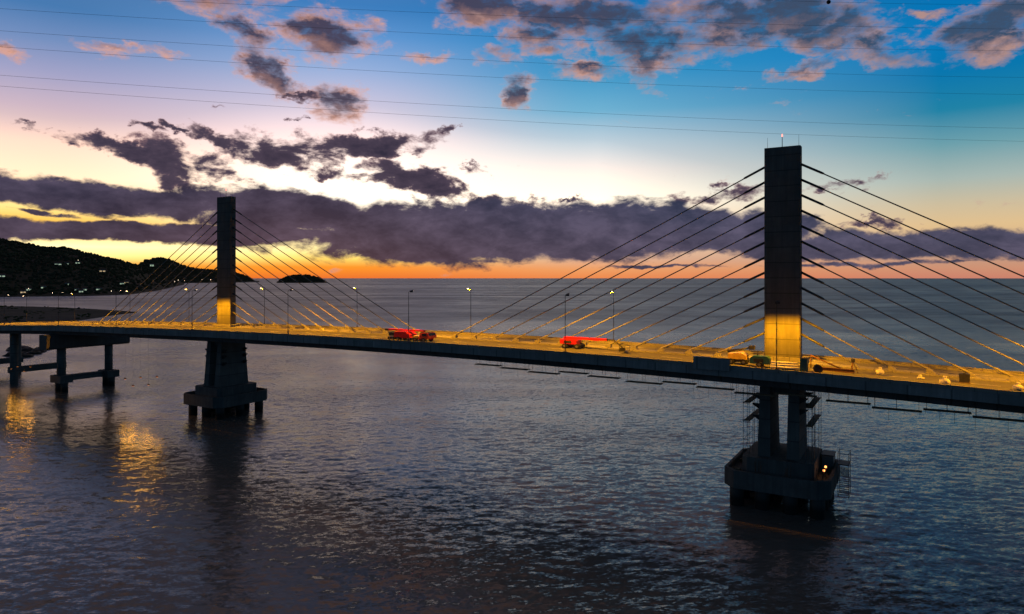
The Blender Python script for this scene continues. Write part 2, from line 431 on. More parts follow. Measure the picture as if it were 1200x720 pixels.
    # below the horizon (only seen past the edge of the sea)
    c = t.mix(t.math('LESS_THAN', el, -0.0005), c, lin(52, 62, 78))
    # twilight from the sky model
    sky = t.node('ShaderNodeTexSky', sky_type='NISHITA'); sky.sun_disc = False
    sky.sun_elevation = math.radians(1.0); sky.sun_rotation = SUN_AZ
    sky.altitude = 30
    bg2 = t.node('ShaderNodeBackground'); t.put(bg2.inputs[0], sky.outputs[0]); bg2.inputs[1].default_value = 0.0015
    t.put(bg.inputs[0], c); bg.inputs[1].default_value = 1.0
    ad = t.node('ShaderNodeAddShader')
    t.l.new(bg.outputs[0], ad.inputs[0]); t.l.new(bg2.outputs[0], ad.inputs[1])
    t.l.new(ad.outputs[0], out.inputs[0])

SUN_AZ = math.radians(-17)
make_sky()
sun = bpy.data.lights.new('sun', 'SUN'); sun.energy = 0.012; sun.angle = math.radians(60); sun.color = (1.0, 0.62, 0.32)
so = bpy.data.objects.new('sun', sun); C.objects.link(so)
sd = Vector((math.sin(SUN_AZ), math.cos(SUN_AZ), math.tan(math.radians(4))))
so.rotation_euler = sd.to_track_quat('Z', 'Y').to_euler()

# ------------------------------------------------------------------ sea
def make_sea():
    # rings around the viewpoint: fine where the picture shows ripples, coarse towards the horizon
    rs = [24.0]
    while rs[-1] < 420: rs.append(rs[-1] + max(0.30, rs[-1] * 0.0033))
    while rs[-1] < 70000: rs.append(rs[-1] * 1.05)
    rs = np.array(rs)
    th = np.concatenate([np.linspace(-PI, -0.82, 24, endpoint=False), np.linspace(-0.82, 0.82, 640), np.linspace(0.82, PI, 25)[1:]])
    th = th[:-1]
    R, T = np.meshgrid(rs, th, indexing='ij')
    X = R * np.sin(T); Y = R * np.cos(T); Zs = np.zeros_like(X)
    spacing = np.maximum(R * 0.0033, 0.30)
    # slow changes of wave height
    ph = rng.uniform(0, 2 * PI, 6)
    calm = 0.75 + 0.25 * (np.sin(X * 0.031 + Y * 0.012 + ph[0]) * np.sin(Y * 0.027 - X * 0.009 + ph[1]) + 0.6 * np.sin(X * 0.011 + Y * 0.047 + ph[2]))
    for i in range(64):
        lam = 0.9 * (4.2 / 0.9) ** rng.random()
        ang = math.radians(-98) + rng.normal(0, 0.55)
        k = 2 * PI / lam
        amp = 0.014 / k * (0.7 + 0.6 * rng.random()) * (1.0 if lam < 3 else 0.7)
        p0 = rng.uniform(0, 2 * PI)
        fade = np.clip((lam / spacing - 2.5) / 2.5, 0, 1)
        q = k * (X * math.cos(ang) + Y * math.sin(ang)) + p0
        # group modulation keeps the crests short
        mod = 0.6 + 0.4 * np.sin(q * 0.13 + X * 0.21 * math.sin(ang) + p0)
        Zs += amp * fade * mod * np.sin(q)
    Zs *= calm
    Zs *= np.clip((900 - R) / 500, 0, 1)
    front = np.abs(T) < 0.86
    Zs *= front
    nr, nt = X.shape
    vs = np.stack([X, Y, Zs], -1).reshape(-1, 3)
    vs = np.concatenate([vs, [[0, 0, 0]]])
    i = np.arange(nr - 1)[:, None]; j = np.arange(nt)[None, :]
    a = i * nt + j; b = i * nt + (j + 1) % nt
    quads = np.stack([a, a + nt, b + nt, b], -1).reshape(-1, 4)
    jj = np.arange(nt)
    tris = np.stack([np.full(nt, nr * nt), jj, (jj + 1) % nt], -1)
    me = bpy.data.meshes.new('sea')
    me.vertices.add(len(vs)); me.vertices.foreach_set('co', vs.astype(np.float32).ravel())
    nl = quads.size + tris.size
    me.loops.add(nl); me.loops.foreach_set('vertex_index', np.concatenate([quads.ravel(), tris.ravel()]).astype(np.int32))
    npoly = len(quads) + len(tris)
    me.polygons.add(npoly)
    st = np.concatenate([np.arange(len(quads)) * 4, quads.size + np.arange(len(tris)) * 3]).astype(np.int32)
    me.polygons.foreach_set('loop_start', st)
    me.polygons.foreach_set('use_smooth', np.ones(npoly, bool))
    me.update(calc_edges=True); me.validate()
    me.materials.append(M['water'])
    o = bpy.data.objects.new('sea', me); C.objects.link(o)
    tag(o, None, kind='structure')
make_sea()

# ------------------------------------------------------------------ bridge frame
TR = Vector((36.8, 92.7, 0)); TL = Vector((-63.6, 152.0, 0))
EX = (TR - TL).normalized(); EY = Vector((-EX.y, EX.x, 0)); RZ = math.atan2(EX.y, EX.x)
LSPAN = (TR - TL).length
def hdeck(q):
    k = 0.00019 if q > -65 else 0.00014
    return 19.4 - k * (q + 65) ** 2
def vc(q):                                                        # the approach bends very slightly
    if q > -130: return 0.0
    s = min(1.0, (-130 - q) / 50.0)
    return 2.2 * s * s * (3 - 2 * s)
HW = 9.5
def W(q, v, h):
    p = TR + EX * q + EY * (v + vc(q)); p.z = h; return p

def strip(q0, q1, prof, name, mat, parent, step=3.0):
    """sweep a closed profile [(v, dh)...] along the bridge, in the bridge frame"""
    n = max(2, int(round((q1 - q0) / step)) + 1)
    qs = [q0 + (q1 - q0) * i / (n - 1) for i in range(n)]
    vs, fs = [], []; k = len(prof)
    for q in qs:
        for v, dh in prof: vs.append((q, v + vc(q), hdeck(q) + dh))
    for i in range(n - 1):
        for a in range(k):
            b = (a + 1) % k
            fs.append((i * k + a, i * k + b, (i + 1) * k + b, (i + 1) * k + a))
    fs.append(tuple(reversed(range(k)))); fs.append(tuple((n - 1) * k + a for a in range(k)))
    mb = MB(); mb.add(vs, fs)
    o = mb.build(name, mat, parent)
    me = o.data
    import bmesh
    bm = bmesh.new(); bm.from_mesh(me); bmesh.ops.recalc_face_normals(bm, faces=bm.faces[:]); bm.to_mesh(me); bm.free()
    return o

ANCH = [8.8 + 4.16 * i for i in range(12)]
def build_deck(name, label, q0, q1):
    d = thing(name, label, 'bridge deck', TR, RZ)
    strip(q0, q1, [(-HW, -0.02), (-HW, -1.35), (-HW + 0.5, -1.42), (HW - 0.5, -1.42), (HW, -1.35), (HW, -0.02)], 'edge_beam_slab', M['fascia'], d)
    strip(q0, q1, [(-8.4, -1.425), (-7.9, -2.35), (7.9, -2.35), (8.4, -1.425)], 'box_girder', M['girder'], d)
    strip(q0, q1, [(-9.05, -0.016), (-9.05, 0.0), (9.05, 0.0), (9.05, -0.016)], 'roadway', M['road'], d)
    strip(q0, q1, [(-HW - 0.03, -0.30), (-HW - 0.03, 0.14), (-9.054, 0.14), (-9.054, -0.016), (-HW - 0.002, -0.016), (-HW - 0.002, -0.30)], 'kerb', M['kerb'], d)
    strip(q0, q1, [(9.054, -0.016), (9.054, 0.26), (HW + 0.03, 0.26), (HW + 0.03, -0.30), (HW + 0.002, -0.30), (HW + 0.002, -0.016)], 'kerb', M['kerb'], d)
    strip(q0, q1, [(6.9, 0.004), (6.9, 0.20), (7.1, 0.22), (7.1, 0.004)], 'walkway_kerb', M['kerb'], d)
    strip(q0, q1, [(-1.25, 0.004), (-1.25, 0.16), (-1.05, 0.19), (1.05, 0.19), (1.25, 0.16), (1.25, 0.004)], 'median', M['kerb'], d)
    k = 0
    for v in (-5.1, 4.2):
        q = q0 + 1
        while q < q1 - 4:
            mk = MB(); n = 4
            for i in range(n):
                a, b = q + 3 * i / n, q + 3 * (i + 1) / n
                mk.add([(a, v - 0.07 + vc(a), hdeck(a) + 0.006), (b, v - 0.07 + vc(b), hdeck(b) + 0.006), (b, v + 0.07 + vc(b), hdeck(b) + 0.006), (a, v + 0.07 + vc(a), hdeck(a) + 0.006)], [(0, 1, 2, 3)])
            mk.build('lane_dash', M['paint'], d); q += 9
    return d
deck = build_deck('bridge_deck', 'long grey concrete bridge deck lit yellow, carried by stay cables', -178.3, 120.0)
for c0 in (0.0, -LSPAN):
    for a in ANCH:
        for sg in (-1, 1):
            q = c0 + sg * a
            mb = MB(); h = hdeck(q) + 0.19
            mb.side([(q - 0.5, h), (q + 0.5, h), (q + 0.3 - 0.2 * sg, h + 0.42), (q - 0.3 - 0.2 * sg, h + 0.42)], -0.3, 0.3)
            mb.build('anchor_block', M['anchor'], deck)
build_deck('approach_deck', 'lower concrete approach deck on column bents at the shore end', -290.0, -178.34)

# ------------------------------------------------------------------ pylons
def make_pylon(base, q, h_top, name_label):
    p = thing('bridge_pylon', name_label, 'pylon', W(q, 0, 0), RZ, 'pylons of the cable-stayed bridge')
    h0 = hdeck(q) + 0.004
    mb = MB()
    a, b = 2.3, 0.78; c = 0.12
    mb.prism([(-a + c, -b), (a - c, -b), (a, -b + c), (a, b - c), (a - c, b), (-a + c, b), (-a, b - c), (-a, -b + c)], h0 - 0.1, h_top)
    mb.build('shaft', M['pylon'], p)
    mb = MB(); mb.box(-3.1, 3.1, -1.22, 1.22, h0 + 0.195, h0 + 0.75); mb.build('plinth', M['kerb'], p)
    for sx in (-1, 1):
        mb = MB(); mb.tube((sx * 2.0, 0, h_top), (sx * 2.0, 0, h_top + 1.55), 0.025, 0.015, 6); mb.build('lightning_rod', M['dark'], p)
    mb = MB(); mb.tube((-0.1, 0, h_top), (-0.1, 0, h_top + 1.5), 0.05, 0.045, 6); mast = mb.build('beacon_mast', M['steel'], p)
    mb = MB(); mb.tube((-0.1, 0, h_top + 1.5), (-0.1, 0, h_top + 1.85), 0.09, 0.06, 8); mb.build('beacon_lamp', M['beacon'], mast)
    return p
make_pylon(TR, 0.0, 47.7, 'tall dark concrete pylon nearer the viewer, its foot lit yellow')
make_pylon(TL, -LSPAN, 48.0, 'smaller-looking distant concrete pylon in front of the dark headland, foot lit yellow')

# ------------------------------------------------------------------ stay cables
ORD = ['topmost', 'second highest', 'third highest', 'fourth highest', 'fifth highest', 'sixth highest', 'seventh highest', 'eighth highest', 'ninth highest', 'third lowest', 'second lowest', 'lowest']
for c0, who in ((0.0, 'near pylon'), (-LSPAN, 'far pylon')):
    for sg in (-1, 1):
        if who == 'near pylon': side = 'descending to mid-span' if sg < 0 else 'descending away from mid-span'
        else: side = 'descending to the shore' if sg < 0 else 'descending to mid-span'
        for i in range(12):
            top_h = 45.25 - i * 2.07
            q = c0 + sg * ANCH[11 - i]
            A0 = W(c0 + sg * 2.3, 0, top_h); B0 = W(q, 0, hdeck(q) + 0.5)
            dv = (B0 - A0); L = dv.length; u = dv / L
            st = thing('stay_cable', '%s stay cable of the %s, %s' % (ORD[i], who, side), 'stay cable', A0, 0, 'stay cables of the %s %s' % (who, side))
            sag = 0.0025 * L
            pts = []
            for k in range(9):
                s = k / 8.0
                pp = u * (L * s); pts.append((pp.x, pp.y, pp.z - sag * 4 * s * (1 - s)))
            MB().path(pts, 0.082, 8).build('strand_sheath', M['cable'], st)
            MB().path([u * -0.25, u * 2.9, u * 3.2], [0.165, 0.155, 0.10], 8).build('pylon_sleeve', M['sleeve'], st)
            MB().path([u * (L - 2.2), u * (L - 2.0), u * (L + 0.2)], [0.10, 0.14, 0.15], 8).build('deck_sleeve', M['anchor'], st)

# ------------------------------------------------------------------ main piers
def make_pier(q, label, busy):
    r = thing('bridge_pier', label, 'bridge pier', W(q, 0, 0), RZ, 'river piers under the pylons')
    top = hdeck(q) - 2.36
    for sx in (-1.8, 1.8):
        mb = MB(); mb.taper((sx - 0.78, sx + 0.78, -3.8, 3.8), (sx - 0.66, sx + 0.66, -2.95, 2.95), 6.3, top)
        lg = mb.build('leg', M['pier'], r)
        s = 1 if sx > 0 else -1
        lv = (14.1, 12.8, 11.3) if (s < 0) == busy else (14.0, 12.5)
        for hh in lv:
            for yy in (-2.9, 2.4):
                x0 = sx + s * 0.69
                mb = MB(); mb.side([(x0 - s * 0.06, hh + 0.35), (x0 + s * 0.95, hh + 0.35), (x0 + s * 0.95, hh + 0.22), (x0 - s * 0.06, hh - 0.45)], yy, yy + 0.5)
                mb.build('form_bracket', M['dark'], lg)
    mb = MB(); mb.box(-1.13, 1.13, -2.2, 2.2, top - 1.5, top - 0.7); mb.build('cross_strut', M['pier'], r)
    c = 1.5
    def octo(a, b, c): return [(-a + c, -b), (a - c, -b), (a, -b + c), (a, b - c), (a - c, b), (-a + c, b), (-a, b - c), (-a, -b + c)]
    mb = MB(); mb.prism(octo(6.5, 7.0, c), 2.55, 4.2); cap = mb.build('pile_cap', M['cap'], r)
    # rim wall around the cap
    mb = MB()
    outer, inner = octo(6.5, 7.0, c), octo(6.1, 6.6, c - 0.15)
    n = 8
    for i in range(n):
        j = (i + 1) % n
        vs = [outer[i] + (4.2,), outer[j] + (4.2,), inner[j] + (4.2,), inner[i] + (4.2,), outer[i] + (4.85,), outer[j] + (4.85,), inner[j] + (4.85,), inner[i] + (4.85,)]
        mb.add(vs, [(0, 1, 5, 4), (2, 3, 7, 6), (4, 5, 6, 7)])
    mb.build('rim_wall', M['cap'], cap)
    mb = MB(); mb.prism(octo(4.4, 5.1, 0.7), 4.2, 6.4); mb.build('plinth', M['cap'], r)
    for ix in ((-4.9, -1.7, 1.7, 4.9) if busy else (-4.6, 0, 4.6)):
        for iy in ((-5.4, -1.8, 1.8, 5.4) if busy else (-5.0, 0, 5.0)):
            mb = MB(); mb.tube((ix, iy, -6), (ix, iy, 2.6), 0.92, 0.92, 14); mb.build('pile', M['pile'], r)
    return r
make_pier(0.0, 'twin-legged concrete pier under the near pylon, scaffolding poles around it', True)
make_pier(-LSPAN, 'twin-legged concrete pier under the far pylon on round piles', False)

def pt(q, v, h, root):
    return (q, v, h)

# scaffolding, gear and lamps on the near pier
sc = thing('scaffold_frame', 'thin tube scaffold standing around the legs of the near pier', 'scaffold', W(0, 0, 6.4), RZ)
mb = MB()
for x in (-4.2, -3.45, 3.45, 4.2):
    for y in (-4.9, -2.4, 2.4, 4.9):
        mb.tube((x, y, 0), (x, y, 9.3 + 0.5 * math.sin(x * 7 + y)), 0.035, 0.035, 5)
for x in (-4.2, 4.2):
    for z in (2.2, 4.6, 7.0):
        mb.tube((x, -5.0, z), (x, 5.0, z), 0.03, 0.03, 5)
for y in (-4.9, 4.9):
    for z in (2.2, 4.6, 7.0):
        mb.tube((-4.3, y, z), (-3.3, y, z), 0.03, 0.03, 5); mb.tube((3.3, y, z), (4.3, y, z), 0.03, 0.03, 5)
mb.build('tube_frame', M['steel'], sc)
mb = MB()
for z in (4.6, 7.0):
    for x in (-4.25, 3.4):
        mb.box(x, x + 0.85, -4.6, 4.6, z + 0.03, z + 0.08)
mb.build('walk_board', M['timber'], sc)
st = thing('access_stair', 'steel access stair tower hanging off the outer side of the near pier cap', 'stair tower', W(6.6, 2.4, 0), RZ)
mb = MB()
for x in (0.05, 1.35):
    for y in (-1.2, 1.2):
        mb.tube((x, y, 1.0), (x, y, 6.9), 0.045, 0.045, 5)
for z in (1.1, 3.2, 5.3, 6.8):
    for y in (-1.2, 1.2): mb.tube((0.05, y, z), (1.35, y, z), 0.035, 0.035, 5)
    for x in (0.05, 1.35): mb.tube((x, -1.2, z), (x, 1.2, z), 0.035, 0.035, 5)
mb.build('stair_frame', M['steel'], st)
mb = MB()
for k in range(9): mb.box(0.15, 1.25, -1.05 + k * 0.23, -0.85 + k * 0.23, 1.3 + k * 0.2, 1.35 + k * 0.2)
for k in range(9): mb.box(0.15, 1.25, 1.05 - k * 0.23 - 0.2, 1.05 - k * 0.23, 3.3 + k * 0.2, 3.35 + k * 0.2)
mb.build('tread_flight', M['dark'], st)
mb = MB(); mb.box(0.02, 1.4, -1.25, 1.25, 5.34, 5.40); mb.build('landing', M['dark'], st)
# loose gear on the cap
lk = thing('site_container', 'grey steel site box on the outer end of the near pier cap', 'site box', W(5.3, 3.4, 4.2), RZ)
mb = MB(); mb.box(-0.7, 0.7, -1.3, 1.3, 0.0, 1.9); mb.build('body', M['steel'], lk)
mb = MB(); mb.box(-0.8, 0.8, -1.4, 1.4, 1.9, 2.02); mb.build('lid', M['dark'], lk)
for k, (q, v, h, lab) in enumerate(((5.35, -2.6, 4.2, 'small orange work lamp glowing on the near pier cap, lower one'), (5.35, -0.6, 4.2, 'small orange work lamp glowing beside the site box on the near pier cap'))):
    wl = thing('work_lamp', lab, 'work lamp', W(q, v, h), RZ)
    mb = MB()
    for a in range(3): mb.tube((0.35 * math.cos(a * 2.1), 0.35 * math.sin(a * 2.1), 0), (0, 0, 0.9), 0.025, 0.025, 5)
    mb.build('tripod', M['dark'], wl)
    mb = MB(); mb.box(-0.16, 0.16, 0.0, 0.12, 0.9, 1.2); mb.build('housing', M['dark'], wl)
    mb = MB(); mb.box(-0.14, 0.14, -0.02, 0.0, 0.92, 1.18); mb.build('lens', M['work'], wl)
    ld = bpy.data.lights.new('work_glow', 'POINT'); ld.energy = 6; ld.color = (1, 0.4, 0.1); ld.shadow_soft_size = 0.1
    lo = bpy.data.objects.new('work_glow', ld); C.objects.link(lo); lo.parent = wl; lo.location = (0, -0.25, 1.1)
for k in range(7):
    q, v = ((-5.3, -4.4), (-5.2, 1.0), (-5.4, 4.2), (5.2, -4.9), (1.5, -6.0), (-2.2, -5.9), (3.8, 6.0))[k]
    what = ('the front shoreward corner', 'the shoreward edge', 'the seaward shore corner', 'the outer corner near the lamps', 'the front rim', 'the front rim shoreward half', 'the seaward rim')[k]
    rb = thing('rebar_bundle', 'rusty bar bundle by %s of the near pier cap' % what, 'steel bars', W(q, v, 4.2), RZ + k, 'steel bar bundles on the near pier cap')
    mb = MB()
    for b in range(7):
        x, y = random.uniform(-0.5, 0.5), random.uniform(-0.4, 0.4)
        mb.tube((x, y, 0), (x + random.uniform(-.15, .15), y + random.uniform(-.15, .15), random.uniform(1.0, 2.3)), 0.025, 0.025, 5)
    mb.build('bars', M['rust'], rb)
    mb = MB(); mb.box(-0.62, 0.62, -0.5, 0.5, 0, 0.35); mb.build('timber_base', M['timber'], rb)

# ------------------------------------------------------------------ suspended platforms under the near edge
pq = -44.0; idx = 0
names = ['first', 'second', 'third', 'fourth', 'fifth', 'sixth', 'seventh', 'eighth', 'ninth', 'tenth', 'eleventh', 'twelfth', 'thirteenth', 'fourteenth', 'fifteenth', 'sixteenth']
while pq < 30 and idx < 16:
    Lp = 4.5 + (idx % 3) * 0.25
    qm = pq + Lp / 2
    hb = hdeck(qm) - 2.36 - (0.42 + 0.22 * ((idx * 7) % 3))
    s = thing('hanging_platform', 'dark work platform hung under the deck edge, %s counted from mid-span' % names[idx], 'work platform', W(qm, -8.9, hb), RZ, 'work platforms hung below the bridge deck')
    MB().box(-Lp / 2, Lp / 2, -0.5, 0.55, -0.1, 0.0).build('floor_board', M['timber'], s)
    for x in (-Lp / 2 + 0.3, 0.0, Lp / 2 - 0.3):
        for y in (-0.48, 0.5): MB().tube((x, y, -0.05), (x, y, hdeck(qm) - 1.40 - hb), 0.02, 0.02, 5).build('hanger', M['dark'], s)
    for x in np.linspace(-Lp / 2 + 0.2, Lp / 2 - 0.2, 4):
        MB().tube((x, -0.4, -0.1), (x, -0.4, -0.1 - 0.3 - 0.9 * ((idx * 3 + int(x * 7)) % 4 == 0)), 0.018, 0.018, 5).build('drop_tube', M['dark'], s)
    pq += Lp + 0.12 + (0.9 if idx % 5 == 4 else 0); idx += 1

# ------------------------------------------------------------------ approach bents
def make_bent(q, label, cap_low, ptype):
    r = thing('pier_bent', label, 'pier', W(q, 0, 0), RZ, 'column bents under the approach')
    top = hdeck(q) - 2.36
    ctop = top - 0.02
    if cap_low:
        mb = MB(); mb.side([(-1.9, ctop), (-1.9, ctop - 3.3), (-1.5, ctop - 3.8), (1.5, ctop - 3.8), (1.9, ctop - 3.3), (1.9, ctop)], -10.6, 11.0); mb.build('crosshead', M['girder'], r)
        ctop -= 3.75
    for y in (-6.1, 6.1):
        mb = MB(); mb.tube((0, y, 3.6 if ptype else -5), (0, y, ctop), 1.0, 1.0, 14); mb.build('column', M['pier'], r)
        if ptype:
            mb = MB(); mb.box(-2.5, 2.5, y - 1.6, y + 1.6, 2.5, 4.4); mb.build('pile_cap', M['cap'], r)
            for x in (-1.4, 1.4):
                mb = MB(); mb.tube((x, y, -6), (x, y, 2.55), 0.85, 0.85, 12); mb.build('pile', M['pile'], r)
    if ptype: mb = MB(); mb.box(-0.8, 0.8, -4.49, 4.49, 2.8, 4.3)
    else: mb = MB(); mb.box(-0.75, 0.75, -7.4, 7.4, 3.2, 4.9)
    mb.build('tie_beam', M['pier'], r)
make_bent(-178.4, 'two-column bent with deep crosshead and paired piles beneath the deck joint', True, True)
make_bent(-204.0, 'plain two-column bent with one tie beam, next shoreward of the deck joint', False, False)
make_bent(-230.0, 'plain two-column bent half hidden behind the second bent towards shore', False, False)
make_bent(-256.0, 'plain two-column bent last before the shore, outside the picture edge', False, False)

# ------------------------------------------------------------------ street lamps
def make_lamp():
    r = thing('street_lamp', 'x', 'street lamp')
    MB().path([(0, 0, 0), (0, 0, 0.5), (0, 0, 8.05)], [0.085, 0.062, 0.04], 8).build('pole', M['dark'], r)
    MB().box(-0.18, 0.18, -0.18, 0.18, 0, 0.06).build('base_plate', M['dark'], r)
    MB().path([(0, 0, 8.03), (0, -0.12, 8.2), (0, -0.5, 8.29)], [0.04, 0.035, 0.03], 8).build('arm', M['dark'], r)
    a = math.radians(13); ca, sa = math.cos(a), math.sin(a)
    def tp(x, y, z): return (x, -0.78 + y * ca - z * sa, 8.32 - y * sa + z * ca)
    def slab(x, y0, y1, z0, z1):
        vs = [tp(k, y, z) for z in (z0, z1) for y in (y1, y0) for k in (-x, x)]
        return MB().add(vs, [(0, 2, 3, 1), (4, 5, 7, 6), (0, 1, 5, 4), (2, 6, 7, 3), (0, 4, 6, 2), (1, 3, 7, 5)])
    hd = slab(0.15, -0.36, 0.34, 0.0, 0.10).build('lamp_head', M['dark'], r)
    slab(0.125, -0.33, 0.0, -0.014, -0.004).build('lens', M['lens'], hd)
    MB().box(-0.30, 0.30, -0.715, -0.705, 8.07, 8.34).build('added_spill_shield', M['dark'], hd)  # unseen plate added to keep the lamp light off the water
    ld = bpy.data.lights.new('lamp_light', 'SPOT'); ld.energy = LAMP_W; ld.color = (1.0, 0.375, 0.0)
    ld.spot_size = math.radians(156); ld.spot_blend = 0.55; ld.shadow_soft_size = 0.008
    ld.use_nodes = True                                                # street luminaire: throws more light sideways along the road than straight down
    t = NT(ld.node_tree); em = ld.node_tree.nodes['Emission']
    sp = t.node('ShaderNodeSeparateXYZ'); t.put(sp.inputs[0], t.node('ShaderNodeTexCoord').outputs['Normal'])
    t.put(em.inputs['Strength'], t.math('MINIMUM', t.math('POWER', t.math('MAXIMUM', t.math('ABSOLUTE', sp.outputs[2]), 0.1), -2.1), 8.0))
    lo = bpy.data.objects.new('lamp_light', ld); C.objects.link(lo); lo.parent = r; lo.location = (0, -0.735, 8.27)
    return r
LAMP_W = 9600.0
lamp0 = make_lamp()
FAR_LIGHT = [c for c in lamp0.children if c.type == 'LIGHT'][0].data.copy()
FAR_LIGHT.spot_size = math.radians(116)                                # the seaward lamps throw a narrower cone
first = True
WORD = {58.7: 'second past the near pylon away from mid-span', 29.7: 'first past the near pylon away from mid-span', 0.7: 'level with the near pylon', -28.3: 'first from the near pylon towards mid-span', -57.3: 'standing at mid-span beside the red truck crane',
        -86.3: 'first from the far pylon towards mid-span', -115.3: 'level with the far pylon', -144.3: 'between the far pylon and the deck joint', -173.3: 'by the deck joint above the twin-pile bent', -202.3: 'first on the approach deck', -231.3: 'second on the approach deck'}
for q, wd in WORD.items():
    for sg in (-1, 1):
        o = lamp0 if first else copy_tree(lamp0)
        first = False
        if sg > 0:
            for ch in o.children:
                if ch.type == 'LIGHT': ch.data = FAR_LIGHT
        o.location = W(q, sg * 9.25, hdeck(q) + (0.14 if sg < 0 else 0.26))
        o.rotation_euler = (0, 0, RZ + (0 if sg > 0 else PI))
        tag(o, 'slim dark street lamp on the %s kerb, %s' % ('near' if sg < 0 else 'seaward', wd), 'street lamp', 'street lamps along the bridge')

# unseen floodlights added to make the golden patches on the water
ADDED_FLOODS = []
for k, (q, h) in enumerate(((-126.5, 8.6), (-129.6, 6.6), (-132.6, 8.0), (-135.6, 5.9), (-138.8, 7.2))):
    ADDED_FLOODS.append((q, -9.9, h, (0.8, -0.56, -0.8), 270, 'small unseen hung floodlight below the deck edge past the far pylon, %s of five' % ('first', 'second', 'middle', 'fourth', 'last')[k]))
for k, (q, h) in enumerate(((-186.0, 6.6), (-189.5, 5.2), (-193.0, 6.2), (-196.5, 5.4))):
    ADDED_FLOODS.append((q, -9.9 , h, (0.93, -0.37, -0.8), 170, 'small unseen hung floodlight below the approach deck between two bents, %s of four' % ('first', 'second', 'third', 'last')[k]))
for q, v, h, aim, e, lab in ADDED_FLOODS:
    r = thing('added_floodlight', lab, 'added_floodlight', W(q, v, h), RZ)
    mb = MB(); mb.box(-0.3, 0.3, -0.25, 0.0, -0.12, 0.12); mb.build('housing', M['dark'], r)
    MB().tube((0, -0.1, 0.12), (0, -0.1, hdeck(q) - 0.3 - h), 0.015, 0.015, 5).build('hanger_wire', M['dark'], r)
    MB().tube((0, -0.1, hdeck(q) - 0.36 - h), (0, 0.40, hdeck(q) - 0.36 - h), 0.05, 0.05, 6).build('bracket', M['dark'], r)
    mb = MB(); mb.box(-0.25, 0.25, -0.22, -0.03, -0.15, -0.122); mb.build('lens', M['work'], r)
    ld = bpy.data.lights.new('added_flood_light', 'SPOT'); ld.energy = e; ld.color = (1.0, 0.43, 0.035); ld.spot_size = math.radians(130); ld.spot_blend = 0.5; ld.shadow_soft_size = 0.5
    lo = bpy.data.objects.new('added_flood_light', ld); C.objects.link(lo); lo.parent = r; lo.location = (0, -0.3, -0.4)
    lo.rotation_euler = Vector(aim).to_track_quat('-Z', 'Y').to_euler()

# ------------------------------------------------------------------ machines on the deck
def wheel(parent, x, y, r=0.5, w=0.32, mat='tyre'):
    mb = MB(); mb.tube((x, y - w / 2, r), (x, y + w / 2, r), r, r, 14); wl = mb.build('wheel', M[mat], parent)
    mb = MB(); mb.tube((x, y - w / 2 - 0.02, r), (x, y + w / 2 + 0.02, r), r * 0.5, r * 0.5, 10); mb.build('rim', M['steel'], wl)

def truck_crane():
    q, v = -58.3, -7.2
    r = thing('truck_crane', 'red truck crane parked at mid-span, its orange-red cab facing the near pylon', 'crane truck', W(q, v, hdeck(q)), RZ)
    MB().box(-4.6, 4.3, -1.05, 1.05, 0.62, 0.95).build('chassis', M['red'], r)
    for x in (-3.6, -2.4, 1.6, 3.6):
        for y in (-1.05, 1.05): wheel(r, x, y, 0.5, 0.34)
    mb = MB(); mb.side([(2.7, 0.95), (4.75, 0.95), (4.75, 1.6), (4.45, 2.45), (2.75, 2.45)], -1.15, 1.15); cab = mb.build('cab', M['orange'], r)
    MB().box(3.2, 4.2, -1.17, -1.152, 1.6, 2.25).build('window', M['glass'], cab)
    mb = MB(); mb.add([(4.76, -1.0, 1.66), (4.76, 1.0, 1.66), (4.49, 1.0, 2.38), (4.49, -1.0, 2.38)], [(0, 1, 2, 3)]); mb.build('windscreen', M['glass'], cab)
    mb = MB(); mb.box(2.8, 4.3, -0.9, 0.9, 2.45, 2.58); mb.build('roof_hatch', M['dark'], cab)
    mb = MB(); mb.side([(-3.3, 0.95), (0.2, 0.95), (0.2, 1.7), (-0.5, 2.5), (-3.1, 2.5)], -1.2, 1.2); mb.build('crane_house', M['red'], r)
    mb = MB(); mb.box(-4.6, -3.32, -1.1, 1.1, 1.2, 2.1); mb.build('counterweight', M['dark'], r)
    mb = MB()
    mb.box(-5.3, 3.0, -0.32, 0.32, 2.62, 3.1); b = mb.build('boom', M['red'], r)
    MB().box(-6.2, -5.302, -0.26, 0.26, 2.5, 3.0).build('boom_head', M['dark'], b)
    for x in (-4.3, 0.9):
        for y in (-1.5, 1.2):
            mb = MB(); mb.box(x - 0.15, x + 0.15, y, y + 0.3, 0.0, 0.9); mb.build('outrigger', M['dark'], r)
    mb = MB(); mb.box(1.0, 2.4, -1.1, 1.1, 0.95, 1.5); mb.build('deck_box', M['yellow'], r)
    r.scale = (0.93, 0.9, 0.60)
truck_crane()

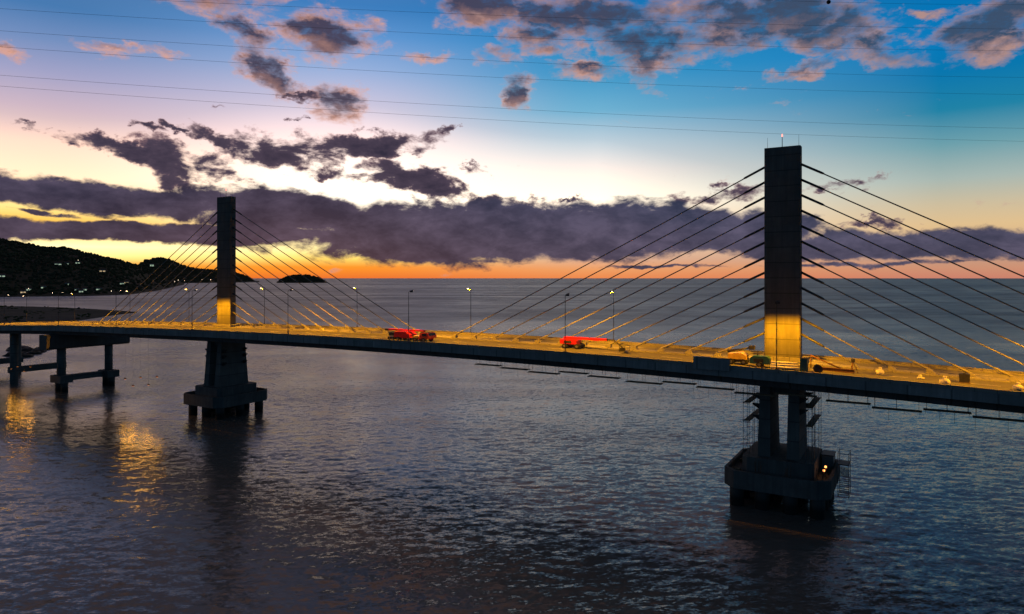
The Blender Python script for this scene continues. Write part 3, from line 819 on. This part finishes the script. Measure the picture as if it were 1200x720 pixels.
def boom_lift(q, v, rz, label, paint, L=5.4, h=1.5, sc=1.0):
    r = thing('boom_lift', label, 'boom lift', W(q, v, hdeck(q) + 0.004), RZ + rz, 'boom lifts working on the bridge deck')
    MB().box(-1.5, 1.5, -0.75, 0.75, 0.42, 0.78).build('chassis', M['dark'], r)
    for x in (-1.05, 1.05):
        for y in (-0.95, 0.95): wheel(r, x, y, 0.45, 0.3)
    mb = MB(); mb.side([(-1.9, 0.82), (0.95, 0.82), (0.95, 1.5), (0.4, 1.75), (-1.9, 1.75)], -0.95, 0.95); tt = mb.build('turntable', M[paint], r)
    MB().box(-1.2, 0.1, -0.972, -0.952, 1.0, 1.5).build('engine_grille', M['dark'], tt)
    mb = MB(); mb.box(-1.6, L + 0.3, -0.24, 0.24, 1.74, 2.20); bm_ = mb.build('boom', M[paint], r)
    mb = MB(); mb.box(L + 0.302, L + 1.4, -0.12, 0.12, 1.85, 2.08); mb.build('boom_extension', M['dark'], bm_)
    j0 = (L + 1.4, 0, 1.95); j1 = (L + 3.0, -0.6, 0.75)
    MB().tube(j0, j1, 0.12, 0.10, 8).build('jib', M['dark'], r)
    mb = MB(); x, y, z = L + 3.0, -0.9, 0.12
    mb.box(x, x + 0.95, y - 0.9, y + 0.9, z, z + 0.08)
    for (a, b) in ((0, -0.88), (0.92, -0.88), (0, 0.88), (0.92, 0.88)): mb.tube((x + a, y + b, z), (x + a, y + b, z + 1.1), 0.03, 0.03, 6)
    for zz in (0.55, 1.1):
        mb.tube((x, y - 0.88, z + zz), (x + 0.92, y - 0.88, z + zz), 0.03, 0.03, 6); mb.tube((x, y + 0.88, z + zz), (x + 0.92, y + 0.88, z + zz), 0.03, 0.03, 6)
        mb.tube((x, y - 0.88, z + zz), (x, y + 0.88, z + zz), 0.03, 0.03, 6); mb.tube((x + 0.92, y - 0.88, z + zz), (x + 0.92, y + 0.88, z + zz), 0.03, 0.03, 6)
    mb.box(x + 0.02, x + 0.9, y - 0.86, y - 0.84, z + 0.08, z + 0.75)
    mb.build('basket', M['dark'], r); r.scale = (1.0, 0.95, 0.8)
boom_lift(-30.0, -2.9, -0.04, 'red boom lift with its long red boom lowered level, basket resting down', 'red')
def small_lift():
    q, v = -4.6, -6.3
    r = thing('boom_lift', 'small yellow boom lift with a raised dark arm beside the near pylon', 'boom lift', W(q, v, hdeck(q) + 0.004), RZ, 'boom lifts working on the bridge deck')
    MB().box(-1.0, 1.3, -0.7, 0.7, 0.35, 0.7).build('chassis', M['dark'], r)
    for x in (-0.7, 0.9):
        for y in (-0.8, 0.8): wheel(r, x, y, 0.38, 0.25)
    mb = MB(); mb.side([(-1.1, 0.72), (1.2, 0.72), (1.2, 1.25), (0.6, 1.55), (-1.1, 1.4)], -0.8, 0.8); mb.build('turntable', M['yellow'], r)
    a = MB().tube((-1.3, 0, 1.6), (1.7, 0, 2.25), 0.13, 0.10, 8).build('arm', M['dark'], r)
    MB().box(1.45, 2.15, -0.4, 0.4, 2.0, 2.5).build('arm_head', M['dark'], r)
small_lift()
def compressor():
    q, v = -1.6, -7.2
    r = thing('compressor', 'dark teal wheeled compressor parked on the deck before the near pylon', 'compressor', W(q, v, hdeck(q) + 0.004), RZ)
    mb = MB(); mb.side([(-1.2, 0.45), (1.2, 0.45), (1.2, 1.15), (0.9, 1.4), (-0.8, 1.4), (-1.2, 1.1)], -0.65, 0.65); b = mb.build('housing', M['teal'], r)
    MB().box(-0.7, 0.5, -0.672, -0.652, 0.65, 1.1).build('grille', M['dark'], b)
    for y in (-0.75, 0.75): wheel(r, 0.0, y, 0.36, 0.22)
    MB().path([(1.2, 0, 0.5), (2.0, 0, 0.45), (2.1, 0, 0.0)], 0.05, 6).build('drawbar', M['dark'], r)
    MB().tube((-0.4, 0.2, 1.4), (-0.4, 0.2, 1.75), 0.06, 0.06, 8).build('exhaust', M['dark'], r)
compressor()
r = thing('pipe_stack', 'pale pipes stacked on timber bearers at the foot of the near pylon', 'pipes', W(1.5, -7.6, hdeck(1.5) + 0.004), RZ)
for k, (y, z) in enumerate(((-0.5, 0.28), (-0.18, 0.28), (0.14, 0.28), (0.46, 0.28), (-0.34, 0.56), (-0.02, 0.56), (0.3, 0.56), (-0.18, 0.84))):
    MB().tube((-1.7, y, z), (1.7 - 0.2 * (k % 3), y, z), 0.155, 0.155, 10).build('pipe', M['pale'], r)
for x in (-1.1, 1.1): MB().box(x - 0.08, x + 0.08, -0.75, 0.75, 0, 0.12).build('bearer', M['timber'], r)
r = thing('tool_locker', 'upright dark teal tool locker at the deck edge before the near pylon', 'locker', W(3.7, -8.0, hdeck(3.7) + 0.004), RZ)
b = MB().box(-0.42, 0.42, -0.4, 0.4, 0.1, 1.65).build('body', M['teal'], r)
MB().box(-0.36, 0.36, -0.424, -0.402, 0.16, 1.58).build('door', M['teal'], b)
MB().box(-0.46, 0.46, -0.44, 0.44, 1.65, 1.72).build('top', M['dark'], r)
for x in (-0.35, 0.35): MB().box(x - 0.05, x + 0.05, -0.35, 0.35, 0, 0.1).build('skid', M['dark'], r)
r = thing('hose_reel', 'black hose reel lying at the deck edge just past the teal locker', 'hose reel', W(5.3, -8.3, hdeck(5.3) + 0.004), RZ + 0.2)
for y in (-0.45, 0.40): MB().tube((0, y, 0.5), (0, y + 0.06, 0.5), 0.5, 0.5, 16).build('flange', M['dark'], r)
MB().tube((0, -0.39, 0.5), (0, 0.40, 0.5), 0.38, 0.38, 16).build('hose_coil', M['tyre'], r)
r = thing('steel_beam', 'long dark steel beam lying slantwise on the deck past the near pylon', 'steel beam', W(6.9, -5.4, hdeck(6.9)), RZ - 0.12)
MB().box(-2.2, 2.2, -0.14, 0.14, 0.0, 0.05).box(-2.2, 2.2, -0.025, 0.025, 0.05, 0.37).box(-2.2, 2.2, -0.14, 0.14, 0.37, 0.42).build('beam', M['rust'], r)
r = thing('prop_stand', 'dark steel prop leaning over the deck between pylon and tripod', 'prop', W(5.6, -4.6, hdeck(5.6)), RZ)
MB().tube((-1.6, 0, 1.75), (2.1, -0.5, 0.25), 0.09, 0.09, 8).build('prop', M['rust'], r)
MB().tube((-1.55, 0, 0.004), (-1.55, 0, 1.8), 0.07, 0.07, 8).build('post', M['rust'], r)
MB().box(-1.8, -1.3, -0.25, 0.25, 0.004, 0.05).build('foot', M['dark'], r)
r = thing('tripod_stand', 'dark tripod with a survey head standing beyond the steel beam', 'tripod', W(8.9, -5.2, hdeck(8.9) + 0.004), RZ)
for a in range(3): MB().tube((0.55 * math.cos(a * 2.1 + .3), 0.55 * math.sin(a * 2.1 + .3), 0), (0, 0, 1.35), 0.045, 0.045, 6).build('leg', M['rust'], r)
MB().box(-0.2, 0.2, -0.2, 0.2, 1.35, 1.75).build('head', M['dark'], r)
r = thing('formwork_panel', 'dark raised formwork panel standing along the deck edge before the near pylon', 'formwork', W(-6.9, -9.75, hdeck(-6.9)), RZ)
MB().box(-2.6, 2.1, -0.06, 0.06, -0.6, 1.0).build('face_panel', M['fascia'], r)
mb = MB()
for x in np.linspace(-2.4, 1.9, 6): mb.box(x - 0.05, x + 0.05, 0.062, 0.2, 0.2, 0.95)
mb.build('stiffener', M['timber'], r)
MB().box(-2.65, -0.4, -0.1, 0.24, 1.0, 1.06).build('top_plank', M['pale'], r)
for q, v, s, lab in ((11.8, -4.9, .42, 'upright white material bag on the deck, the one by the tripod'), (16.0, -5.3, .34, 'flat white material bag on the deck between the other two bags'), (18.3, -8.4, .45, 'white material bag at the near deck edge'), (25.0, -7.4, .40, 'white material bag by the deck edge close to the picture rim')):
    r = thing('material_bag', lab, 'bag', W(q, v, hdeck(q) + 0.004), RZ + q, 'white material bags on the deck')
    mb = MB(); fl = 0.45 if 'flat' in lab else 0.9
    mb.ball((0, 0, s * fl * 0.92), s * 1.25, s, s * fl, 12, 8); mb.build('sack', M['bag'], r)
    mb = MB(); mb.tube((0, 0, s * fl * 1.75), (0.05, 0, s * fl * 1.8 + 0.22), 0.12, 0.2, 8); mb.build('tied_neck', M['bag'], r)
r = thing('water_tank', 'dark square water tank standing alone on the lit deck', 'tank', W(20.3, -5.0, hdeck(20.3) + 0.004), RZ)
MB().box(-0.5, 0.5, -0.5, 0.5, 0.12, 1.05).build('tank_body', M['dark'], r)
MB().box(-0.55, 0.55, -0.55, 0.55, 0, 0.12).build('pallet', M['timber'], r)
MB().tube((0, 0, 1.05), (0, 0, 1.15), 0.15, 0.15, 10).build('filler_cap', M['tyre'], r)

# ------------------------------------------------------------------ land
def px(x, y, z):                                                   # a point seen in the direction of a picture feature, z metres ahead
    return Vector(((x - 600) / FPX * z, z, CAM_H + (326 - y) / FPX * z))
def interp(tab, x):
    xs = [a for a, _ in tab]; ys = [b for _, b in tab]
    return float(np.interp(x, xs, ys))
HILLS = {}
def fbm(x, y, s0, n=5):
    v = 0.0; a = 1.0
    for i in range(n):
        v += a * math.sin(x * s0 + 1.7 * i + 1.3 * math.sin(y * s0 * 0.9 + i)) * math.sin(y * s0 * 1.1 + 2.1 * i + 1.1 * math.sin(x * s0 * 0.8 - i)); a *= 0.55; s0 *= 2.1
    return v
class Hill:
    def __init__(self, sil, shore, ratio, rough):
        self.sil, self.shore, self.ratio, self.rough = sil, shore, ratio, rough
    def at(self, x, s):
        """x = bearing column, s = 0 shore .. 1 ridge .. 2 back"""
        z0 = 24000.0 / (interp(self.shore, x) - 326); z1 = z0 * self.ratio
        z = z0 + (z1 - z0) * s
        H = max(30 + (326 - interp(self.sil, x)) / FPX * z1, 0.2)
        t = s if s <= 1 else 2 - s
        prof = (t * t * (3 - 2 * t)) * 0.65 + 0.35 * t
        X = (x - 600) / FPX * z
        h = H * prof + self.rough * fbm(X, z, 0.02) * (t ** 0.7) * (1 if s < 0.97 else 0.4) * min(H / 40, 1)
        return Vector((X, z, max(h, -0.5) if 0 < s < 2 else -1.5))
    def hit(self, px_x, px_y):
        best = None
        for k in range(0, 101):
            s = k / 100
            p = self.at(px_x, s); y = 326 - (p.z - CAM_H) / p.y * FPX
            if y <= px_y: return p
            best = p
        return best
def make_hill(name, x0, x1, nx, ns, hill):
    vs = []; fs = []
    for i in range(nx):
        x = x0 + (x1 - x0) * i / (nx - 1)
        for j in range(ns): vs.append(hill.at(x, 2.0 * j / (ns - 1)))
    for i in range(nx - 1):
        for j in range(ns - 1):
            a = i * ns + j; fs.append((a, a + ns, a + ns + 1, a + 1))
    mb = MB(); mb.add(vs, fs, True)
    o = mb.build(name, M['hill']); tag(o, None, kind='structure'); return o
near_hill = Hill([(-900, 240), (-500, 250), (-300, 262), (-150, 272), (0, 281), (20, 285), (45, 290), (60, 292), (75, 292), (100, 298), (125, 303), (150, 309), (165, 313), (185, 320), (200, 326), (216, 333)],
                 [(-900, 352), (0, 348.5), (100, 347.5), (150, 346), (185, 341), (216, 334)], 1.45, 3.0)
headland = Hill([(130, 326), (145, 321), (160, 313), (170, 306.5), (180, 304), (190, 303), (200, 305), (210, 310), (220, 313.5), (235, 316), (250, 317.5), (265, 318.5), (275, 320), (285, 323), (296, 328), (304, 330.5)],
                [(130, 333), (240, 332), (304, 331)], 1.3, 5.0)
islet = Hill([(324, 330.5), (330, 327), (338, 323.5), (348, 322.5), (360, 322.3), (370, 324.5), (377, 327.5), (384, 331)], [(324, 331.8), (384, 331.8)], 1.04, 1.5)
make_hill('hill', -900, 216, 220, 31, near_hill)
make_hill('headland_hill', 130, 304, 90, 25, headland)
make_hill('islet_hill', 324, 384, 40, 17, islet)

# the far-off wood that covers them
ICO = None
def clumps(name, specs, mat):
    import bmesh
    bm = bmesh.new(); bmesh.ops.create_icosphere(bm, subdivisions=1, radius=1)
    bv = np.array([v.co for v in bm.verts]); bf = [[v.index for v in f.verts] for f in bm.faces]; bm.free()
    vs = []; fs = []; o = 0
    for (c, r, fl) in specs:
        jit = rng.uniform(0.72, 1.3, (len(bv), 1))
        w = bv * jit * np.array([r, r, r * fl]) + np.array(c)
        vs.append(w); fs += [[i + o for i in f] for f in bf]; o += len(bv)
    me = bpy.data.meshes.new(name); me.from_pydata(np.concatenate(vs).tolist(), [], fs); me.update(); me.materials.append(mat)
    ob = bpy.data.objects.new(name, me); C.objects.link(ob); return ob
sp = []
for k in range(5200):
    x = random.uniform(-260, 208); s = random.random() ** 0.7 * 1.12
    p = near_hill.at(x, s)
    if p.z < 2.5: continue
    r = random.uniform(2.2, 4.6); sp.append(((p.x, p.y, p.z + r * 0.25), r, random.uniform(0.7, 1.15)))
for k in range(1800):
    x = random.uniform(140, 296); p = headland.at(x, random.random() * 1.1)
    if p.z < 5: continue
    r = random.uniform(7, 13); sp.append(((p.x, p.y, p.z + r * 0.1), r, random.uniform(0.6, 0.95)))
for k in range(300):
    x = random.uniform(328, 379); p = islet.at(x, random.random() * 1.3)
    if p.z < 5: continue
    r = random.uniform(5, 9); sp.append(((p.x, p.y, p.z + r * 0.1), r, 0.7))
tag(clumps('woodland', sp, M['crown']), 'dark wooded cover on the hills across the bay', 'woodland', kind='stuff')

# sand bar in front of the hill, behind the bridge
top = [(-420, 355), (-200, 357), (0, 358), (40, 358.6), (80, 360), (110, 362), (135, 364), (160, 366.5)]
bot = [(-420, 388), (-200, 386), (0, 383), (60, 381), (85, 378.5), (100, 376), (120, 372.5), (140, 369), (160, 366.6)]
vs = []; fs = []; nx, nj = 120, 12
for i in range(nx):
    x = -420 + 580 * i / (nx - 1)
    z_a = 24000 / (interp(bot, x) - 326); z_b = 24000 / (interp(top, x) - 326)
    for j in range(nj):
        tt = j / (nj - 1); z = z_a + (z_b - z_a) * tt
        X = (x - 600) / FPX * z
        hgt = -0.4 + 1.5 * math.sin(PI * tt) ** 0.5 + 0.35 * fbm(X, z, 0.05, 3) * math.sin(PI * tt)
        vs.append((X, z, hgt if 0 < j < nj - 1 else -0.6))
for i in range(nx - 1):
    for j in range(nj - 1):
        a = i * nj + j; fs.append((a, a + nj, a + nj + 1, a + 1))
mb = MB(); mb.add(vs, fs, True); tag(mb.build('sand_bar_ground', M['sand']), None, kind='structure')
sp = []
for k in range(900):
    x = random.uniform(-300, 105); tt = random.uniform(0.12, 0.9)
    if math.sin(x * 0.11) * math.sin(tt * 9 + x * 0.03) < 0.0: continue
    z_a = 24000 / (interp(bot, x) - 326); z_b = 24000 / (interp(top, x) - 326); z = z_a + (z_b - z_a) * tt
    sp.append((((x - 600) / FPX * z, z, 0.9), random.uniform(0.6, 1.6), 0.6))
tag(clumps('scrub', sp, M['scrub']), 'low dark scrub on the sand bar behind the bridge', 'scrub', kind='stuff')

# rocks showing under the approach
spots = [(17, 417, 2.4, 'long dark rock at the shoreward end of the reef'), (23, 411, 3.0, 'biggest dark rock of the reef, rearmost beneath the approach'), (30, 418.5, 1.6, 'low rock at the front of the reef'), (33, 412, 2.2, 'dark rock in the middle back of the reef'),
         (39, 415, 1.8, 'rounded rock in the middle of the reef'), (45, 412.5, 1.9, 'dark rock near the column end of the reef'), (27, 415, 1.3, 'small rock between the bigger ones of the reef'), (50, 410, 2.0, 'rock at the far end of the reef, touching the bent column'), (20, 421, 1.2, 'small lone rock in front of the reef')]
for x, y, r, lab in spots:
    z = 24000 / (y - 326); c = Vector(((x - 600) / FPX * z, z, 0.1))
    mb = MB(); mb.ball((0, 0, 0), r * 1.7, r * 1.2, r * 0.62, 12, 8)
    mb.v = [(a * random.uniform(.78, 1.2), b * random.uniform(.78, 1.2), d * random.uniform(.7, 1.25)) for a, b, d in mb.v]
    o = mb.build('rock', M['rock']); o.location = c; tag(o, lab + ' under the approach deck', 'rock', 'rocks of the reef under the approach')

# houses and lamps on the far shore
def house(p, w, d, hgt, lab, warm, turn, nwin=2):
    r = thing('house', lab, 'house', p - Vector((0, 0, 1.0)), turn, 'houses on the far shore')
    MB().box(-w / 2, w / 2, -d / 2, d / 2, 0, hgt + 1).build('wall', M['house'], r)
    mb = MB(); z = hgt + 1.003
    mb.add([(-w / 2 - .5, -d / 2 - .5, z), (w / 2 + .5, -d / 2 - .5, z), (w / 2 + .5, d / 2 + .5, z), (-w / 2 - .5, d / 2 + .5, z), (-w / 2 - .3, 0, z + d * .32), (w / 2 + .3, 0, z + d * .32)],
           [(3, 2, 1, 0), (0, 1, 5, 4), (2, 3, 4, 5), (1, 2, 5), (3, 0, 4)])
    mb.build('roof', M['roofs'], r)
    for k in range(nwin):
        x = (k + 0.5) / nwin * w - w / 2
        f = MB().box(x - w * .18 / nwin * 2 - .1, x + w * .18 / nwin * 2 + .1, -d / 2 - .06, -d / 2 - .004, hgt * .35, hgt * .85).build('window', M['dark'], r)
        MB().box(x - w * .18 / nwin * 2, x + w * .18 / nwin * 2, -d / 2 - .1, -d / 2 - .064, hgt * .39, hgt * .81).build('lit_pane', M['window_warm' if warm else 'window_cool'], f)
HS = [(27, 344.5, 9, 'low house with warm window at the shoreward end of the village waterfront', 1), (33.5, 341.5, 10, 'white-lit house just above the waterfront row of the village', 0), (51, 339, 9, 'dim house above the waterfront between two lit groups', 0),
      (68, 311.5, 14, 'long dim house high on the wooded slope', 0), (77, 311, 12, 'house with pale windows on the upper slope beside the long one', 0), (91, 310, 10, 'brightest house high on the wooded slope', 0), (79, 335, 9, 'small dim house half way down to the shore', 0),
      (90, 342, 8, 'first house of the green-lit row by the water', 0), (95, 343.5, 8, 'second house of the green-lit row by the water', 0), (99, 341.5, 8, 'tallest house at the end of the green-lit row', 0), (120, 319.5, 13, 'yellow-lit house alone in the woods half way up', 1),
      (116, 341, 11, 'grey house by the water before the point', 0), (143, 334, 9, 'dim house in trees over the point', 0), (148, 333, 9, 'second dim house in trees over the point', 1), (178, 314, 26, 'pale tall building on the saddle between hill and headland', 0), (2, 326, 12, 'house with dim windows at the picture edge on the hill', 0)]
for x, y, w, lab, warm in HS:
    hl = near_hill if x < 170 else headland
    p = hl.hit(x, y); house(p, w * 0.9, w * 0.7, 5.0 if x != 178 else 24.0, lab, warm, math.atan2(p.x, p.y) * -1)
SL = [(62, 348.0, 'warm white lamp at the village waterfront'), (131, 345.2, 'bright lamp on the shore near the point'), (34, 342.5, 'white lamp among the waterfront houses'), (205, 333.5, 'lamp at the tip of the wooded point'), (209, 331.5, 'first lamp on the headland shore'), (216, 332, 'second lamp on the headland shore'),
      (237, 331, 'lamp on the headland shore nearest to the far pylon'), (247, 331, 'lamp on the headland shore hidden by the far pylon edge'), (92, 309, 'white lamp outside the brightest hillside house'), (282, 331, 'lamp at the low tip of the headland')]
for x, y, lab in SL:
    hl = near_hill if x < 206 else headland
    s = 0.0; p = hl.hit(x, y); sc_ = max(1.0, p.y / 1400)
    r = thing('shore_lamp', lab, 'lamp', (p.x, p.y, p.z - 0.5), 0, 'lamps on the far shore')
    MB().tube((0, 0, 0), (0, 0, 5.5 + 5 * (sc_ - 1)), 0.12, 0.1, 6).build('post', M['dark'], r)
    MB().ball((0, -1.2, 6.0 + 5 * (sc_ - 1)), 0.36 * sc_, None, None, 8, 6).build('globe', M['shore'], r)

# ------------------------------------------------------------------ power lines across the sky
WL = [([(0, -9), (185, 0), (300, 6.5), (600, 18.5), (900, 29), (1200, 34.5)], 'topmost long'), ([(0, 10), (300, 29), (600, 44.5), (900, 54), (1200, 60)], 'second highest long'), ([(0, 36), (275, 55), (600, 72.5), (900, 84.5), (1200, 91)], 'third highest long'),
      ([(0, 55), (300, 75), (600, 92), (900, 104), (1200, 111)], 'fourth highest long'), ([(0, 87.5), (300, 111), (600, 128), (900, 141), (1200, 151)], 'fifth highest long'), ([(0, 101), (300, 123), (600, 142.5), (900, 156), (1200, 166)], 'lowest'),
      ([(600, -14), (860, -1), (971, 2.5), (1200, 5.8)], 'ball-carrying')]
ball_pt = None
for tab, nm in WL:
    S = []; Hh = []; PTS = []
    for x, y in tab:
        u = (x - 600) / FPX; X0, Z0, X1, Z1 = -150.0, 200.0, 205.5, 274.0
        s = (u * Z0 - X0) / ((X1 - X0) - u * (Z1 - Z0)); z = Z0 + s * (Z1 - Z0)
        S.append(s); Hh.append(CAM_H + (326 - y) / FPX * z)
    co = np.polyfit(S, Hh, 2)
    pts = []
    for k in range(61):
        s = -0.6 + 2.2 * k / 60
        pts.append((X0 + s * (X1 - X0), Z0 + s * (Z1 - Z0), float(np.polyval(co, s))))
    o0 = Vector(pts[0])
    ob = MB().path([Vector(p) - o0 for p in pts], 0.036, 6).build('power_line', M['wire']); ob.location = o0
    tag(ob, '%s thin power line crossing the sky above the bridge' % nm, 'power line', 'power lines across the sky')
    if 'ball' in nm:
        u = (971 - 600) / FPX; s = (u * Z0 - X0) / ((X1 - X0) - u * (Z1 - Z0))
        ball_pt = Vector((X0 + s * (X1 - X0), Z0 + s * (Z1 - Z0), float(np.polyval(co, s))))
mb = MB(); mb.ball((0, 0, 0), 0.78, None, None, 16, 10)
o = mb.build('marker_ball', M['ball']); o.location = ball_pt
tag(o, 'dark round aircraft marker ball threaded on the top power line', 'marker ball')

# ------------------------------------------------------------------ camera and output
cam = bpy.data.cameras.new('camera'); cam.lens = 24.0; cam.sensor_width = 36.0
cam.shift_y = -34.0 / 1200.0; cam.clip_end = 200000.0; cam.clip_start = 0.5
cob = bpy.data.objects.new('camera', cam); C.objects.link(cob)
cob.location = (0, 0, CAM_H); cob.rotation_euler = (PI / 2, 0, 0)
scene.camera = cob
vs_ = scene.view_settings
vs_.view_transform = 'Standard'; vs_.look = 'None'; vs_.exposure = 0.0; vs_.gamma = 1.0
scene.cycles.max_bounces = 5; scene.cycles.use_denoising = True
scene.cycles.sample_clamp_indirect = 6.0
